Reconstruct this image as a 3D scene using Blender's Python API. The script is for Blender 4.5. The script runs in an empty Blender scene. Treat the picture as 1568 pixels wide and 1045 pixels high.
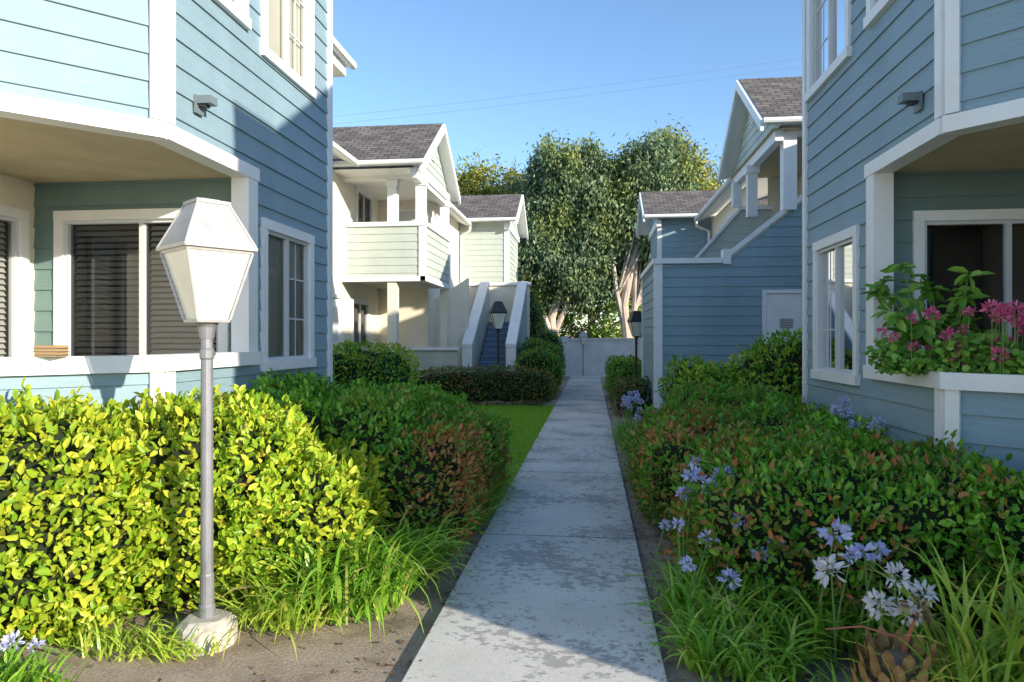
import bpy, math, random
import numpy as np
from mathutils import Vector, Matrix, noise
rng=np.random.default_rng(7); random.seed(7)
scene=bpy.context.scene
# ------------------------------------------------------------ materials
MATS={}
def newmat(name):
    m=bpy.data.materials.new(name); m.use_nodes=True
    nt=m.node_tree; b=nt.nodes['Principled BSDF']; MATS[name]=m
    return m,nt,b
def N(nt,t,**k):
    n=nt.nodes.new(t)
    for a,v in k.items(): setattr(n,a,v)
    return n
def ramp(nt,stops,interp='LINEAR'):
    r=N(nt,'ShaderNodeValToRGB'); r.color_ramp.interpolation=interp
    e=r.color_ramp.elements
    while len(e)<len(stops): e.new(0.5)
    for i,(p,c) in enumerate(stops):
        e[i].position=p; e[i].color=(c[0],c[1],c[2],1) if not isinstance(c,(int,float)) else (c,c,c,1)
    return r
def coords(nt,scale=(1,1,1),kind='Object'):
    tc=N(nt,'ShaderNodeTexCoord'); mp=N(nt,'ShaderNodeMapping'); mp.inputs['Scale'].default_value=scale
    nt.links.new(tc.outputs[kind],mp.inputs['Vector']); return mp.outputs['Vector']
def noisetex(nt,vec,scale,detail=4,rough=.55):
    n=N(nt,'ShaderNodeTexNoise'); n.inputs['Scale'].default_value=scale
    n.inputs['Detail'].default_value=detail; n.inputs['Roughness'].default_value=rough
    nt.links.new(vec,n.inputs['Vector']); return n.outputs['Fac']
def bump(nt,b,h,strength=.3,dist=.01):
    bn=N(nt,'ShaderNodeBump'); bn.inputs['Strength'].default_value=strength; bn.inputs['Distance'].default_value=dist
    nt.links.new(h,bn.inputs['Height']); nt.links.new(bn.outputs['Normal'],b.inputs['Normal'])
def mixc(nt,f,a,b2,mode='MIX'):
    m=N(nt,'ShaderNodeMix',data_type='RGBA',blend_type=mode)
    for sock,val in ((m.inputs[0],f),(m.inputs[6],a),(m.inputs[7],b2)):
        if isinstance(val,(int,float)): sock.default_value=val
        elif isinstance(val,tuple): sock.default_value=(val[0],val[1],val[2],1)
        else: nt.links.new(val,sock)
    return m.outputs[2]
def simple(name,c,rough=.6,var=.12,ns=3,bs=60,bstr=.15,metal=0,scale=(1,1,1)):
    m,nt,b=newmat(name); v=coords(nt,scale)
    n=noisetex(nt,v,ns,6,.65)
    r=ramp(nt,[(.3,tuple(x*(1-var) for x in c)),(.7,tuple(min(1,x*(1+var)) for x in c))])
    nt.links.new(n,r.inputs[0]); nt.links.new(r.outputs[0],b.inputs['Base Color'])
    b.inputs['Roughness'].default_value=rough; b.inputs['Metallic'].default_value=metal
    if bstr: bump(nt,b,noisetex(nt,v,bs,4),bstr,.004)
    return m
def siding_mat(name,c):
    m,nt,b=newmat(name)
    v=coords(nt,(1.2,1.2,30)); v2=coords(nt,(1,1,.35))
    n=noisetex(nt,v,3,5,.7); n2=noisetex(nt,v2,1.3,5,.6)
    r=ramp(nt,[(.3,tuple(x*.86 for x in c)),(.72,tuple(x*1.09 for x in c))]); nt.links.new(n2,r.inputs[0])
    r2=ramp(nt,[(.3,.88),(.7,1.07)]); nt.links.new(n,r2.inputs[0])
    nt.links.new(mixc(nt,1.0,r.outputs[0],r2.outputs[0],'MULTIPLY'),b.inputs['Base Color'])
    b.inputs['Roughness'].default_value=.6
    v3=coords(nt,(2,2,45)); bump(nt,b,noisetex(nt,v3,5,5,.7),.35,.004)
siding_mat('siding_blue',(.255,.37,.43))
siding_mat('siding_sage',(.52,.57,.51))
siding_mat('siding_blue_shaded',(.17,.26,.25))  # same blue paint, with the patio's shade put into the colour
simple('trim_white',(.84,.84,.82),.5,.05,4,40,.12)
simple('stucco_cream',(.82,.76,.63),.9,.06,2,90,.6)
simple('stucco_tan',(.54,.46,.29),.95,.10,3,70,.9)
simple('stucco_grey',(.58,.55,.49),.9,.08,2,80,.6)
simple('stair_blue',(.12,.19,.31),.6,.15)
simple('post_metal',(.25,.25,.27),.5,.25,9,80,.2,.35,(1,1,.4))
simple('lamp_roof',(.47,.46,.46),.45,.12,9,60,.15,.3)
simple('dark_metal',(.03,.035,.04),.5,.1)
simple('fixture_grey',(.16,.20,.21),.5,.1)
simple('alu',(.62,.64,.66),.35,.05)
simple('blind',(.62,.60,.55),.5,.05)
simple('dark_blind',(.30,.28,.26),.6,.1)
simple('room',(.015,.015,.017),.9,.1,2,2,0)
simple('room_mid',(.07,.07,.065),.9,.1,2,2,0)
simple('concrete_block',(.48,.44,.37),.95,.25,14,60,.9)
simple('joint',(.05,.047,.042),1,.3)
simple('fence_wall',(.66,.65,.64),.9,.14,2,60,.5)
simple('bark_pale',(.55,.44,.36),.9,.45,3,20,.8,0,(1,1,.3))
simple('bark_dark',(.16,.12,.09),.9,.4,4,20,.8)
simple('hedge_core',(.014,.022,.006),1,.3)  # dark inner body added for occlusion, inner shade put into its colour
simple('cardboard',(.42,.27,.13),.8,.1)
simple('pod',(.36,.21,.08),.7,.45,12,60,.4)
simple('stem_green',(.14,.26,.06),.6,.2)
simple('stem_red',(.35,.10,.05),.6,.2)
simple('wire',(.22,.26,.36),.6,.1)
m,nt,b=newmat('lamp_glass'); b.inputs['Roughness'].default_value=.25
v=coords(nt,(1,1,.5)); r=ramp(nt,[(.35,(.82,.80,.72)),(.75,(.68,.63,.52))]); nt.links.new(noisetex(nt,v,5,4),r.inputs[0]); nt.links.new(r.outputs[0],b.inputs['Base Color'])
m,nt,b=newmat('glass'); out=nt.nodes['Material Output']
tr=N(nt,'ShaderNodeBsdfTransparent'); gl=N(nt,'ShaderNodeBsdfGlossy'); gl.inputs['Roughness'].default_value=.02
fr=N(nt,'ShaderNodeFresnel'); fr.inputs['IOR'].default_value=1.5
ad=N(nt,'ShaderNodeMath',operation='ADD'); ad.inputs[1].default_value=.03; nt.links.new(fr.outputs[0],ad.inputs[0])
tr.inputs[0].default_value=(.75,.78,.78,1)
mx=N(nt,'ShaderNodeMixShader'); nt.links.new(ad.outputs[0],mx.inputs[0]); nt.links.new(tr.outputs[0],mx.inputs[1]); nt.links.new(gl.outputs[0],mx.inputs[2]); nt.links.new(mx.outputs[0],out.inputs[0])
m,nt,b=newmat('shingle'); v=coords(nt,(1,1,1),'UV')
br=N(nt,'ShaderNodeTexBrick'); nt.links.new(v,br.inputs['Vector'])
br.inputs['Scale'].default_value=1; br.inputs['Brick Width'].default_value=.28; br.inputs['Row Height'].default_value=.14; br.inputs['Mortar Size'].default_value=.012
br.inputs['Color1'].default_value=(.11,.095,.085,1); br.inputs['Color2'].default_value=(.22,.19,.17,1); br.inputs['Mortar'].default_value=(.035,.03,.03,1)
nz=noisetex(nt,v,1.2,5); r=ramp(nt,[(.3,.75),(.7,1.15)]); nt.links.new(nz,r.inputs[0])
nt.links.new(mixc(nt,1.0,br.outputs['Color'],r.outputs[0],'MULTIPLY'),b.inputs['Base Color']); b.inputs['Roughness'].default_value=.95
bump(nt,b,br.outputs['Fac'],-.5,.02)
m,nt,b=newmat('path_concrete'); v=coords(nt)
big=noisetex(nt,v,1.1,6,.6); r1=ramp(nt,[(.3,(.60,.57,.51)),(.7,(.78,.74,.67))]); nt.links.new(big,r1.inputs[0])
sm=noisetex(nt,coords(nt,(1,1.4,1)),17,4,.6); patch=noisetex(nt,v,1.4,3,.5)
addn=N(nt,'ShaderNodeMath',operation='MULTIPLY_ADD'); nt.links.new(patch,addn.inputs[0]); addn.inputs[1].default_value=.9; nt.links.new(sm,addn.inputs[2])
pit=ramp(nt,[(.98,0.0),(1.0,1.0)]); 
sb=N(nt,'ShaderNodeMath',operation='SUBTRACT'); nt.links.new(addn.outputs[0],sb.inputs[0]); sb.inputs[1].default_value=.05
pit=ramp(nt,[(.94,0.0),(1.0,1.0)]); nt.links.new(sb.outputs[0],pit.inputs[0])
fine=noisetex(nt,v,160,2,.5); r3=ramp(nt,[(.3,.80),(.7,1.12)]); nt.links.new(fine,r3.inputs[0])
c1=mixc(nt,1.0,r1.outputs[0],r3.outputs[0],'MULTIPLY')
sc=N(nt,'ShaderNodeMath',operation='MULTIPLY'); nt.links.new(pit.outputs[0],sc.inputs[0]); sc.inputs[1].default_value=.6
c2=mixc(nt,sc.outputs[0],c1,(.22,.21,.20)); nt.links.new(c2,b.inputs['Base Color']); b.inputs['Roughness'].default_value=.9
bump(nt,b,pit.outputs[0],-.6,.006)
m,nt,b=newmat('soil'); v=coords(nt)
n1=noisetex(nt,v,2.2,8,.7); r1=ramp(nt,[(.3,(.18,.13,.09)),(.5,(.46,.36,.28)),(.8,(.62,.51,.41))]); nt.links.new(n1,r1.inputs[0])
n2=noisetex(nt,v,60,5,.7); r2=ramp(nt,[(.3,.6),(.7,1.2)]); nt.links.new(n2,r2.inputs[0])
nt.links.new(mixc(nt,1.0,r1.outputs[0],r2.outputs[0],'MULTIPLY'),b.inputs['Base Color']); b.inputs['Roughness'].default_value=1
bump(nt,b,n2,.9,.02)
m,nt,b=newmat('lawn_base'); v=coords(nt); n1=noisetex(nt,v,5,6); r1=ramp(nt,[(.3,(.15,.27,.02)),(.7,(.26,.43,.035))]); nt.links.new(n1,r1.inputs[0]); nt.links.new(r1.outputs[0],b.inputs['Base Color']); b.inputs['Roughness'].default_value=1
def leafmat(name,stops,patch=None,pscale=1.2,pth=(.5,.6),rough=.38,trans=.3,rnd_patch=.35):
    m,nt,b=newmat(name); g=N(nt,'ShaderNodeNewGeometry'); rp=g.outputs['Random Per Island']
    r=ramp(nt,stops); nt.links.new(rp,r.inputs[0]); col=r.outputs[0]
    if patch:
        v=coords(nt); nz=noisetex(nt,v,pscale,3)
        ma=N(nt,'ShaderNodeMath',operation='MULTIPLY_ADD'); nt.links.new(rp,ma.inputs[0]); ma.inputs[1].default_value=rnd_patch*.4; nt.links.new(nz,ma.inputs[2])
        rr=ramp(nt,[(pth[0],0.0),(pth[1],1.0)]); nt.links.new(ma.outputs[0],rr.inputs[0])
        wn=N(nt,'ShaderNodeTexWhiteNoise',noise_dimensions='1D'); nt.links.new(rp,wn.inputs['W'])
        pr=ramp(nt,patch); nt.links.new(wn.outputs['Value'],pr.inputs[0])
        col=mixc(nt,rr.outputs[0],col,pr.outputs[0])
    nt.links.new(col,b.inputs['Base Color']); b.inputs['Roughness'].default_value=rough
    b.inputs['Specular IOR Level'].default_value=.4
    if trans>0:
        t=N(nt,'ShaderNodeBsdfTranslucent'); nt.links.new(col,t.inputs[0])
        mx=N(nt,'ShaderNodeMixShader'); mx.inputs[0].default_value=trans
        nt.links.new(b.outputs[0],mx.inputs[1]); nt.links.new(t.outputs[0],mx.inputs[2]); nt.links.new(mx.outputs[0],nt.nodes['Material Output'].inputs[0])
leafmat('leaf_bright',[(0,(.15,.30,.02)),(.4,(.34,.50,.03)),(.8,(.60,.68,.05)),(.95,(.74,.70,.07)),(1,(.60,.30,.07))],[(0,(.20,.38,.02)),(1,(.66,.66,.06))])
leafmat('leaf_green',[(0,(.07,.22,.02)),(.5,(.16,.42,.03)),(.9,(.31,.58,.05)),(1,(.42,.42,.08))],[(0,(.14,.36,.03)),(.8,(.30,.50,.05)),(1,(.50,.26,.08))],1.0,(.62,.72))
leafmat('leaf_redtip',[(0,(.09,.21,.025)),(.5,(.15,.32,.04)),(.8,(.45,.22,.05)),(1,(.60,.21,.08))],[(0,(.16,.28,.04)),(.5,(.48,.23,.06)),(1,(.60,.18,.08))],1.6,(.5,.6))
leafmat('leaf_dark',[(0,(.05,.10,.02)),(.6,(.09,.17,.035)),(1,(.18,.20,.05))],None,1,(0,1),.5,.15)
leafmat('tree_grey',[(0,(.06,.11,.05)),(.5,(.14,.22,.10)),(.85,(.26,.36,.20)),(1,(.42,.46,.32))],[(0,(.15,.21,.05)),(1,(.30,.34,.10))],.5,(.55,.7),.6,.2)
leafmat('tree_olive',[(0,(.12,.16,.03)),(.5,(.25,.29,.05)),(1,(.46,.40,.08))],None,1,(0,1),.6,.2)
leafmat('tree_fresh',[(0,(.13,.25,.04)),(.6,(.32,.48,.08)),(1,(.50,.60,.16))],None,1,(0,1),.5,.3)
leafmat('leaf_large',[(0,(.10,.26,.03)),(.6,(.21,.44,.05)),(1,(.36,.56,.10))],None,1,(0,1),.3,.3)
leafmat('blade',[(0,(.12,.29,.025)),(.5,(.24,.48,.04)),(.9,(.42,.62,.07)),(.97,(.55,.50,.15)),(1,(.55,.43,.2))],None,1,(0,1),.35,.3)
leafmat('blade_yel',[(0,(.24,.42,.04)),(.6,(.50,.64,.07)),(1,(.72,.72,.15))],None,1,(0,1),.35,.35)
leafmat('grass',[(0,(.16,.36,.02)),(.6,(.30,.56,.03)),(1,(.46,.66,.06))],None,1,(0,1),.5,.3)
leafmat('litter',[(0,(.07,.045,.03)),(.5,(.20,.12,.06)),(.85,(.34,.21,.10)),(1,(.42,.36,.16))],None,1,(0,1),.8,0)
leafmat('petal_lilac',[(0,(.46,.46,.80)),(.6,(.64,.64,.90)),(1,(.84,.84,.95))],None,1,(0,1),.5,.35)
leafmat('petal_white',[(0,(.80,.74,.80)),(1,(.93,.91,.91))],None,1,(0,1),.5,.35)
leafmat('petal_pink',[(0,(.72,.06,.22)),(.6,(.92,.20,.38)),(1,(.94,.46,.58))],None,1,(0,1),.5,.35)
# ------------------------------------------------------------ mesh builder
class MB:
    def __init__(s): s.v=[];s.f=[];s.m=[];s.uv=[]
    def face(s,pts,mat,uv=None):
        i=len(s.v); s.v+= [tuple(p) for p in pts]; s.f.append(tuple(range(i,i+len(pts)))); s.m.append(mat)
        s.uv+= uv if uv else [(0,0)]*len(pts)
    def hexa(s,p,mat):
        for q in ((0,3,2,1),(4,5,6,7),(0,1,5,4),(1,2,6,5),(2,3,7,6),(3,0,4,7)): s.face([p[i] for i in q],mat)
    def box(s,x0,x1,y0,y1,z0,z1,mat):
        s.hexa([(x0,y0,z0),(x1,y0,z0),(x1,y1,z0),(x0,y1,z0),(x0,y0,z1),(x1,y0,z1),(x1,y1,z1),(x0,y1,z1)],mat)
    def obox(s,fr,s0,s1,o0,o1,z0,z1,mat):
        P=lambda a,o,z:W3(fr,a,o,z)
        s.hexa([P(s0,o0,z0),P(s1,o0,z0),P(s1,o1,z0),P(s0,o1,z0),P(s0,o0,z1),P(s1,o0,z1),P(s1,o1,z1),P(s0,o1,z1)],mat)
    def beam(s,a,b,side,h,mat):
        a=Vector(a);b=Vector(b);sd=Vector(side);H=Vector((0,0,h))
        s.hexa([a-sd,b-sd,b+sd,a+sd,a-sd+H,b-sd+H,b+sd+H,a+sd+H],mat)
    def tube(s,pts,rad,mat,n=8,cap=True):
        pts=[Vector(p) for p in pts]; rings=[]
        for i,p in enumerate(pts):
            d=(pts[min(i+1,len(pts)-1)]-pts[max(i-1,0)]).normalized()
            a=d.cross(Vector((0,1,0.13))).normalized(); c=d.cross(a)
            rings.append([p+(a*math.cos(2*math.pi*k/n)+c*math.sin(2*math.pi*k/n))*rad[i] for k in range(n)])
        for i in range(len(rings)-1):
            for k in range(n): s.face([rings[i][k],rings[i][(k+1)%n],rings[i+1][(k+1)%n],rings[i+1][k]],mat)
        if cap: s.face(rings[0],mat); s.face(rings[-1],mat)
    def roof(s,p0,p1,p2,p3,mat='shingle',edge='trim_white',th=.12,under='trim_white'):
        p=[Vector(q) for q in (p0,p1,p2,p3)]
        du=(p[1]-p[0]).normalized(); nn=(p[1]-p[0]).cross(p[3]-p[0]).normalized(); dv=nn.cross(du)
        uv=[((q-p[0]).dot(du)+50,(q-p[0]).dot(dv)+50) for q in p]
        s.face(p,mat,uv); q=[a-Vector((0,0,th)) for a in p]
        s.face(q,under)
        for i in range(4):
            j=(i+1)%4; s.face([p[i]-Vector((0,0,.012)),p[j]-Vector((0,0,.012)),q[j],q[i]],edge)
    def build(s,name,parent=None,smooth=False,weld=False):
        me=bpy.data.meshes.new(name); me.from_pydata(s.v,[],s.f)
        names=list(dict.fromkeys(s.m))
        for n in names: me.materials.append(MATS[n])
        idx={n:i for i,n in enumerate(names)}
        me.polygons.foreach_set('material_index',[idx[m] for m in s.m])
        ul=me.uv_layers.new(name='UVMap'); ul.data.foreach_set('uv',[c for u in s.uv for c in u])
        if smooth: me.polygons.foreach_set('use_smooth',[True]*len(s.f))
        ob=bpy.data.objects.new(name,me); scene.collection.objects.link(ob)
        if weld:
            md=ob.modifiers.new('w','WELD'); md.merge_threshold=.0005
        if parent: ob.parent=parent
        return ob
def W3(fr,a,o,z):
    P,d,n=fr; return (P[0]+d[0]*a+n[0]*o,P[1]+d[1]*a+n[1]*o,z)
def empty(name):
    e=bpy.data.objects.new(name,None); scene.collection.objects.link(e); e.empty_display_size=.2; return e
ROW=.185
def siding(mb,fr,s0,s1,z0,z1,mat,ops=(),smin=None,smax=None,row=ROW):
    k=math.floor(z0/row)
    while k*row<z1-1e-6:
        r0=k*row; cuts=sorted({max(r0,z0),min(r0+row,z1)}|{z for o in ops for z in (o[2],o[3]) if max(r0,z0)<z<min(r0+row,z1)})
        for za,zb in zip(cuts[:-1],cuts[1:]):
            if zb-za<1e-5: continue
            iv=[(s0,s1)]; zm=(za+zb)/2
            for o in ops:
                if o[2]<zm<o[3]:
                    nv=[]
                    for a,b_ in iv:
                        if o[1]<=a or o[0]>=b_: nv.append((a,b_)); continue
                        if a<o[0]: nv.append((a,o[0]))
                        if b_>o[1]: nv.append((o[1],b_))
                    iv=nv
            oa=.016*(1-(za-r0)/row)+.003; ob_=.016*(1-(zb-r0)/row)+.003
            for a,b_ in iv:
                a0=max(a,smin(za)) if smin else a; a1=max(a,smin(zb)) if smin else a
                b0=min(b_,smax(za)) if smax else b_; b1=min(b_,smax(zb)) if smax else b_
                if b0-a0<.005 and b1-a1<.005: continue
                b0=max(b0,a0);b1=max(b1,a1)
                mb.face([W3(fr,a0,oa,za),W3(fr,b0,oa,za),W3(fr,b1,ob_,zb),W3(fr,a1,ob_,zb)],mat)
                if abs(za-r0)<1e-6: mb.face([W3(fr,a0,oa,za),W3(fr,b0,oa,za),W3(fr,b0,.002,za),W3(fr,a0,.002,za)],mat)
        k+=1
def window(mb,fr,s0,s1,z0,z1,tw=.09,mull=(.5,),grid=0,blind='blind',slat=.05,frac=1.0,depth=.35,room='room',bl_range=(0,1)):
    a,b_,c,d=s0+tw,s1-tw,z0+tw,z1-tw
    mb.obox(fr,s0,s1,-.06,.042,d,z1,'trim_white'); mb.obox(fr,s0-.012,s1+.012,-.06,.055,z0,c,'trim_white')
    mb.obox(fr,s0,a,-.06,.038,c,d,'trim_white'); mb.obox(fr,b_,s1,-.06,.038,c,d,'trim_white')
    f=.03
    mb.obox(fr,a,a+f,-.055,.012,c,d,'alu'); mb.obox(fr,b_-f,b_,-.055,.012,c,d,'alu')
    mb.obox(fr,a+f,b_-f,-.053,.010,c,c+f,'alu'); mb.obox(fr,a+f,b_-f,-.053,.010,d-f,d,'alu')
    for m_ in mull:
        x=a+(b_-a)*m_; mb.obox(fr,x-.022,x+.022,-.05,.008,c+f,d-f,'alu')
    if grid:
        for i in range(1,grid):
            z=c+(d-c)*i/grid; mb.obox(fr,a+(b_-a)*.5+.022,b_-f,-.034,-.022,z-.008,z+.008,'alu')
        for q in (.75,):
            x=a+(b_-a)*q; mb.obox(fr,x-.007,x+.007,-.033,-.023,c+f,d-f,'alu')
    P=lambda s_,o,z:W3(fr,s_,o,z)
    mb.face([P(a+f,-.028,c+f),P(b_-f,-.028,c+f),P(b_-f,-.028,d-f),P(a+f,-.028,d-f)],'glass')
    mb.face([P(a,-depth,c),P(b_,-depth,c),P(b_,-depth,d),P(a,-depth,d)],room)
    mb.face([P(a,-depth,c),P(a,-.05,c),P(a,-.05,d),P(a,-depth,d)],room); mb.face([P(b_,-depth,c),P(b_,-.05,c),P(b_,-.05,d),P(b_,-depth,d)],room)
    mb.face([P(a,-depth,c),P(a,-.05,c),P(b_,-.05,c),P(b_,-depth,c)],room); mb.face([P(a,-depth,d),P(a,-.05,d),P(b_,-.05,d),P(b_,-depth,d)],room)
    if blind:
        z=d-f; zb=c+f+(1-frac)*(d-c)
        x0=a+f+(b_-a-2*f)*bl_range[0]+.005; x1=a+f+(b_-a-2*f)*bl_range[1]-.005
        while z>zb:
            mb.face([P(x0,-.10,z),P(x1,-.10,z),P(x1,-.072,z-slat*.72),P(x0,-.072,z-slat*.72)],blind); z-=slat
# ------------------------------------------------------------ leaves
def npmesh(name,verts,loops,starts,mat,parent=None):
    me=bpy.data.meshes.new(name); me.vertices.add(len(verts)); me.vertices.foreach_set('co',verts.astype(np.float32).ravel())
    me.loops.add(len(loops)); me.loops.foreach_set('vertex_index',loops.astype(np.int32))
    me.polygons.add(len(starts)); me.polygons.foreach_set('loop_start',starts.astype(np.int32))
    me.update(calc_edges=True); me.validate(); me.materials.append(MATS[mat])
    ob=bpy.data.objects.new(name,me); scene.collection.objects.link(ob)
    if parent: ob.parent=parent
    return ob
def nrm(a): return a/np.maximum(np.linalg.norm(a,axis=1,keepdims=True),1e-9)
def leaves(name,P,T,Nn,L,Wd,mat,parent=None,far=False,fold=.18):
    T=nrm(T); B=nrm(np.cross(Nn,T)); Nr=np.cross(T,B); M=len(P); L=np.broadcast_to(L,(M,))[:,None]; Wd=np.broadcast_to(Wd,(M,))[:,None]
    if far:
        V=np.stack([P,P+T*L*.45+B*Wd*.5,P+T*L,P+T*L*.45-B*Wd*.5],1).reshape(-1,3)
        idx=np.arange(M*4); return npmesh(name,V,idx,np.arange(M)*4,mat,parent)
    up=Nr*Wd*fold; dr=-Nr*L*.10
    V=np.stack([P,P+T*L*.30+B*Wd*.46+up,P+T*L*.72+B*Wd*.40+up+dr*.4,P+T*L+dr,P+T*L*.72-B*Wd*.40+up+dr*.4,P+T*L*.30-B*Wd*.46+up],1).reshape(-1,3)
    base=(np.arange(M)*6)[:,None]; idx=(base+np.array([0,1,2,3,0,3,4,5])[None]).ravel()
    return npmesh(name,V,idx,np.arange(M*2)*4,mat,parent)
def vnoise(P,f):
    x,y,z=P[:,0]*f,P[:,1]*f,P[:,2]*f
    return (np.sin(x*1.7+2.1*np.sin(y*1.3+.5))*np.cos(y*1.9+1.7*np.sin(z*1.1))+np.sin(z*2.3+1.9*np.cos(x*.9+y))*.7+.5*np.sin(x*4.1+y*3.7+z*4.9))/1.6
def blob_mesh(c,h,yaw,n=5,amp=.07,fs=1.6,res=26,seed=0,taper=0):
    g=np.linspace(-1,1,res+1); U,V=np.meshgrid(g,g,indexing='ij'); U=U.ravel();V=V.ravel()
    vs=[];fs_=[];off=0
    for ax,sg in ((0,1),(0,-1),(1,1),(1,-1),(2,1),(2,-1)):
        p=np.zeros((len(U),3)); p[:,ax]=sg; p[:,(ax+1)%3]=U; p[:,(ax+2)%3]=V
        p=p/(np.abs(p)**n).sum(1,keepdims=True)**(1/n)
        vs.append(p); i=np.arange(res); I,J=np.meshgrid(i,i,indexing='ij'); a=(I*(res+1)+J).ravel()+off
        q=np.stack([a,a+1,a+res+2,a+res+1],1) if sg<0 else np.stack([a,a+res+1,a+res+2,a+1],1)
        fs_.append(q); off+=len(U)
    v=np.concatenate(vs); f=np.concatenate(fs_)
    nr=nrm(v*np.abs(v)**(n-2)/np.array(h)); w=v*np.array(h)
    if taper: w[:,2]=(w[:,2]+h[2])*(1+taper*v[:,0])-h[2]
    cy,sy=math.cos(yaw),math.sin(yaw); R=np.array([[cy,-sy,0],[sy,cy,0],[0,0,1]])
    w=w@R.T+np.array(c); nr=nr@R.T
    d=np.array([noise.noise(Vector(p)*fs+Vector((seed*7.1,0,0)))+.5*noise.noise(Vector(p)*fs*2.7+Vector((0,seed*3.3,0))) for p in w])
    w=w+nr*(d*amp*1.6)[:,None]
    return w,f,nr
def hedge(name,blobs,mat,leaf=.045,dens=1400,far=False,wr=.55,mat2=None,amp=.07,fs=1.6,n=3.6,shag=.035):
    core_v=[];core_f=[];off=0;PP=[];NN=[]
    for bi,bl in enumerate(blobs):
        cx,cy,hx,hy,H,yaw=bl[:6]; tp=bl[6] if len(bl)>6 else 0
        w,f,nr=blob_mesh((cx,cy,H/2),(hx,hy,H/2),yaw,n=n,amp=amp,fs=fs,seed=bi+cx,taper=tp)
        tri=np.concatenate([f[:,[0,1,2]],f[:,[0,2,3]]]); a=w[tri[:,0]];b_=w[tri[:,1]];c=w[tri[:,2]]
        ar=.5*np.linalg.norm(np.cross(b_-a,c-a),axis=1); M=int(ar.sum()*dens*.9)
        pick=rng.choice(len(tri),M,p=ar/ar.sum()); r1=np.sqrt(rng.random(M))[:,None]; r2=rng.random(M)[:,None]
        P=a[pick]*(1-r1)+b_[pick]*r1*(1-r2)+c[pick]*r1*r2; n_=nrm(nr[tri[pick]].mean(1))
        keep=P[:,2]>.03
        P=P[keep];n_=n_[keep]
        P=P+n_*(rng.random(len(P))**1.5*-.09+.02+.08*(rng.random(len(P))<.08)*rng.random(len(P))+shag*vnoise(P,9.0))[:,None]
        PP.append(P);NN.append(n_)
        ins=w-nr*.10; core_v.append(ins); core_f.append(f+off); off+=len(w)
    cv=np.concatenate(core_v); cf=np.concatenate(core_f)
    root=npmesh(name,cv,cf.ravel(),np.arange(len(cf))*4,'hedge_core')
    P=np.concatenate(PP);n_=np.concatenate(NN); M=len(P)
    J=rng.normal(0,1,(M,3)); T=nrm(n_*.55+np.array([0,0,.45])+J*.55); Nl=nrm(n_*1.0+np.array([0,0,.35])+rng.normal(0,.5,(M,3)))
    L=leaf*(.6+.75*rng.random(M))
    if mat2 is None: leaves(name+'_leaves',P,T,Nl,L,L*wr,mat,root,far)
    else:
        k=rng.random(M)<mat2[1]*(1+1.1*vnoise(P,2.2)); leaves(name+'_leaves',P[~k],T[~k],Nl[~k],L[~k],L[~k]*wr,mat,root,far); leaves(name+'_tips',P[k]+n_[k]*.02,T[k],Nl[k],L[k],L[k]*wr,mat2[0],root,far)
    return root
def blades(name,C,L,Wd,az,th0,bend,mat,parent=None,K=6):
    M=len(C); th=th0.copy(); dirh=np.stack([np.cos(az),np.sin(az),np.zeros(M)],1); side=np.stack([-np.sin(az),np.cos(az),np.zeros(M)],1)
    p=C.copy(); rows=[]
    for k in range(K+1):
        s_=k/K; w=Wd*(1-s_**2.2)*(.55+.45*min(1,s_*4)); w=np.maximum(w,.0006)
        tw=side+np.stack([np.zeros(M),np.zeros(M),.35*np.sin(az*5)],1)
        rows.append(p-tw*w[:,None]/2); rows.append(p+tw*w[:,None]/2)
        p=p+(dirh*np.cos(th)[:,None]+np.array([0,0,1])*np.sin(th)[:,None])*(L/K)[:,None]; th=th-bend/K*(.5+s_)
    V=np.stack(rows,1).reshape(-1,3); V[:,2]=np.maximum(V[:,2],.012); n2=2*(K+1); base=(np.arange(M)*n2)[:,None,None]
    q=np.array([[2*k,2*k+1,2*k+3,2*k+2] for k in range(K)])[None]
    idx=(base+q).ravel(); return npmesh(name,V,idx,np.arange(M*K)*4,mat,parent)
def clump(name,cx,cy,rx,ry,M,L,Wd,mat,root=None,elev=1.2,bend=2.0,outward=None):
    r=np.sqrt(rng.random(M)); a=rng.random(M)*2*np.pi; C=np.stack([cx+rx*r*np.cos(a),cy+ry*r*np.sin(a),np.full(M,.0)],1)
    az=rng.random(M)*2*np.pi
    if outward is not None: az=np.where(rng.random(M)<.45,outward+rng.normal(0,.6,M),az)
    LL=L*(.55+.6*rng.random(M)); th=elev+rng.normal(0,.18,M); bd=bend*(.6+.7*rng.random(M))
    return blades(name,C,LL,Wd*(.7+.6*rng.random(M)),az,th,bd,mat,root)
# ------------------------------------------------------------ ground
mb=MB(); mb.face([(-150,-150,0),(150,-150,0),(150,250,0),(-150,250,0)],'soil'); mb.build('ground')
mb=MB(); mb.face([(-6,7.4,.004),(-.88,7.4,.004),(-.88,15.9,.004),(-6,15.9,.004)],'lawn_base'); lawn=mb.build('lawn')
M=26000; C=np.stack([rng.uniform(-3.2,-.85,M),rng.uniform(7.4,15.9,M),np.zeros(M)],1)
blades('grass_blades',C,.045+.05*rng.random(M),.007+.005*rng.random(M),rng.random(M)*6.28,1.2+.3*rng.normal(0,1,M)*.5,rng.random(M)*1.2,'grass',lawn,K=2)
pathroot=empty('concrete_path'); mb=MB(); J=MB(); y=-4.97
X0,X1=-.865,.344
while y<27.5:
    mb.box(X0,X1,y+.011,y+2.6-.011,-.05,.035,'path_concrete'); J.box(X0+.004,X1-.004,y-.0105,y+.0105,-.05,.031,'joint'); y+=2.6
ob=mb.build('slabs',pathroot,weld=True); bv=ob.modifiers.new('b','BEVEL'); bv.width=.006; bv.segments=2; J.build('joints',pathroot)
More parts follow.
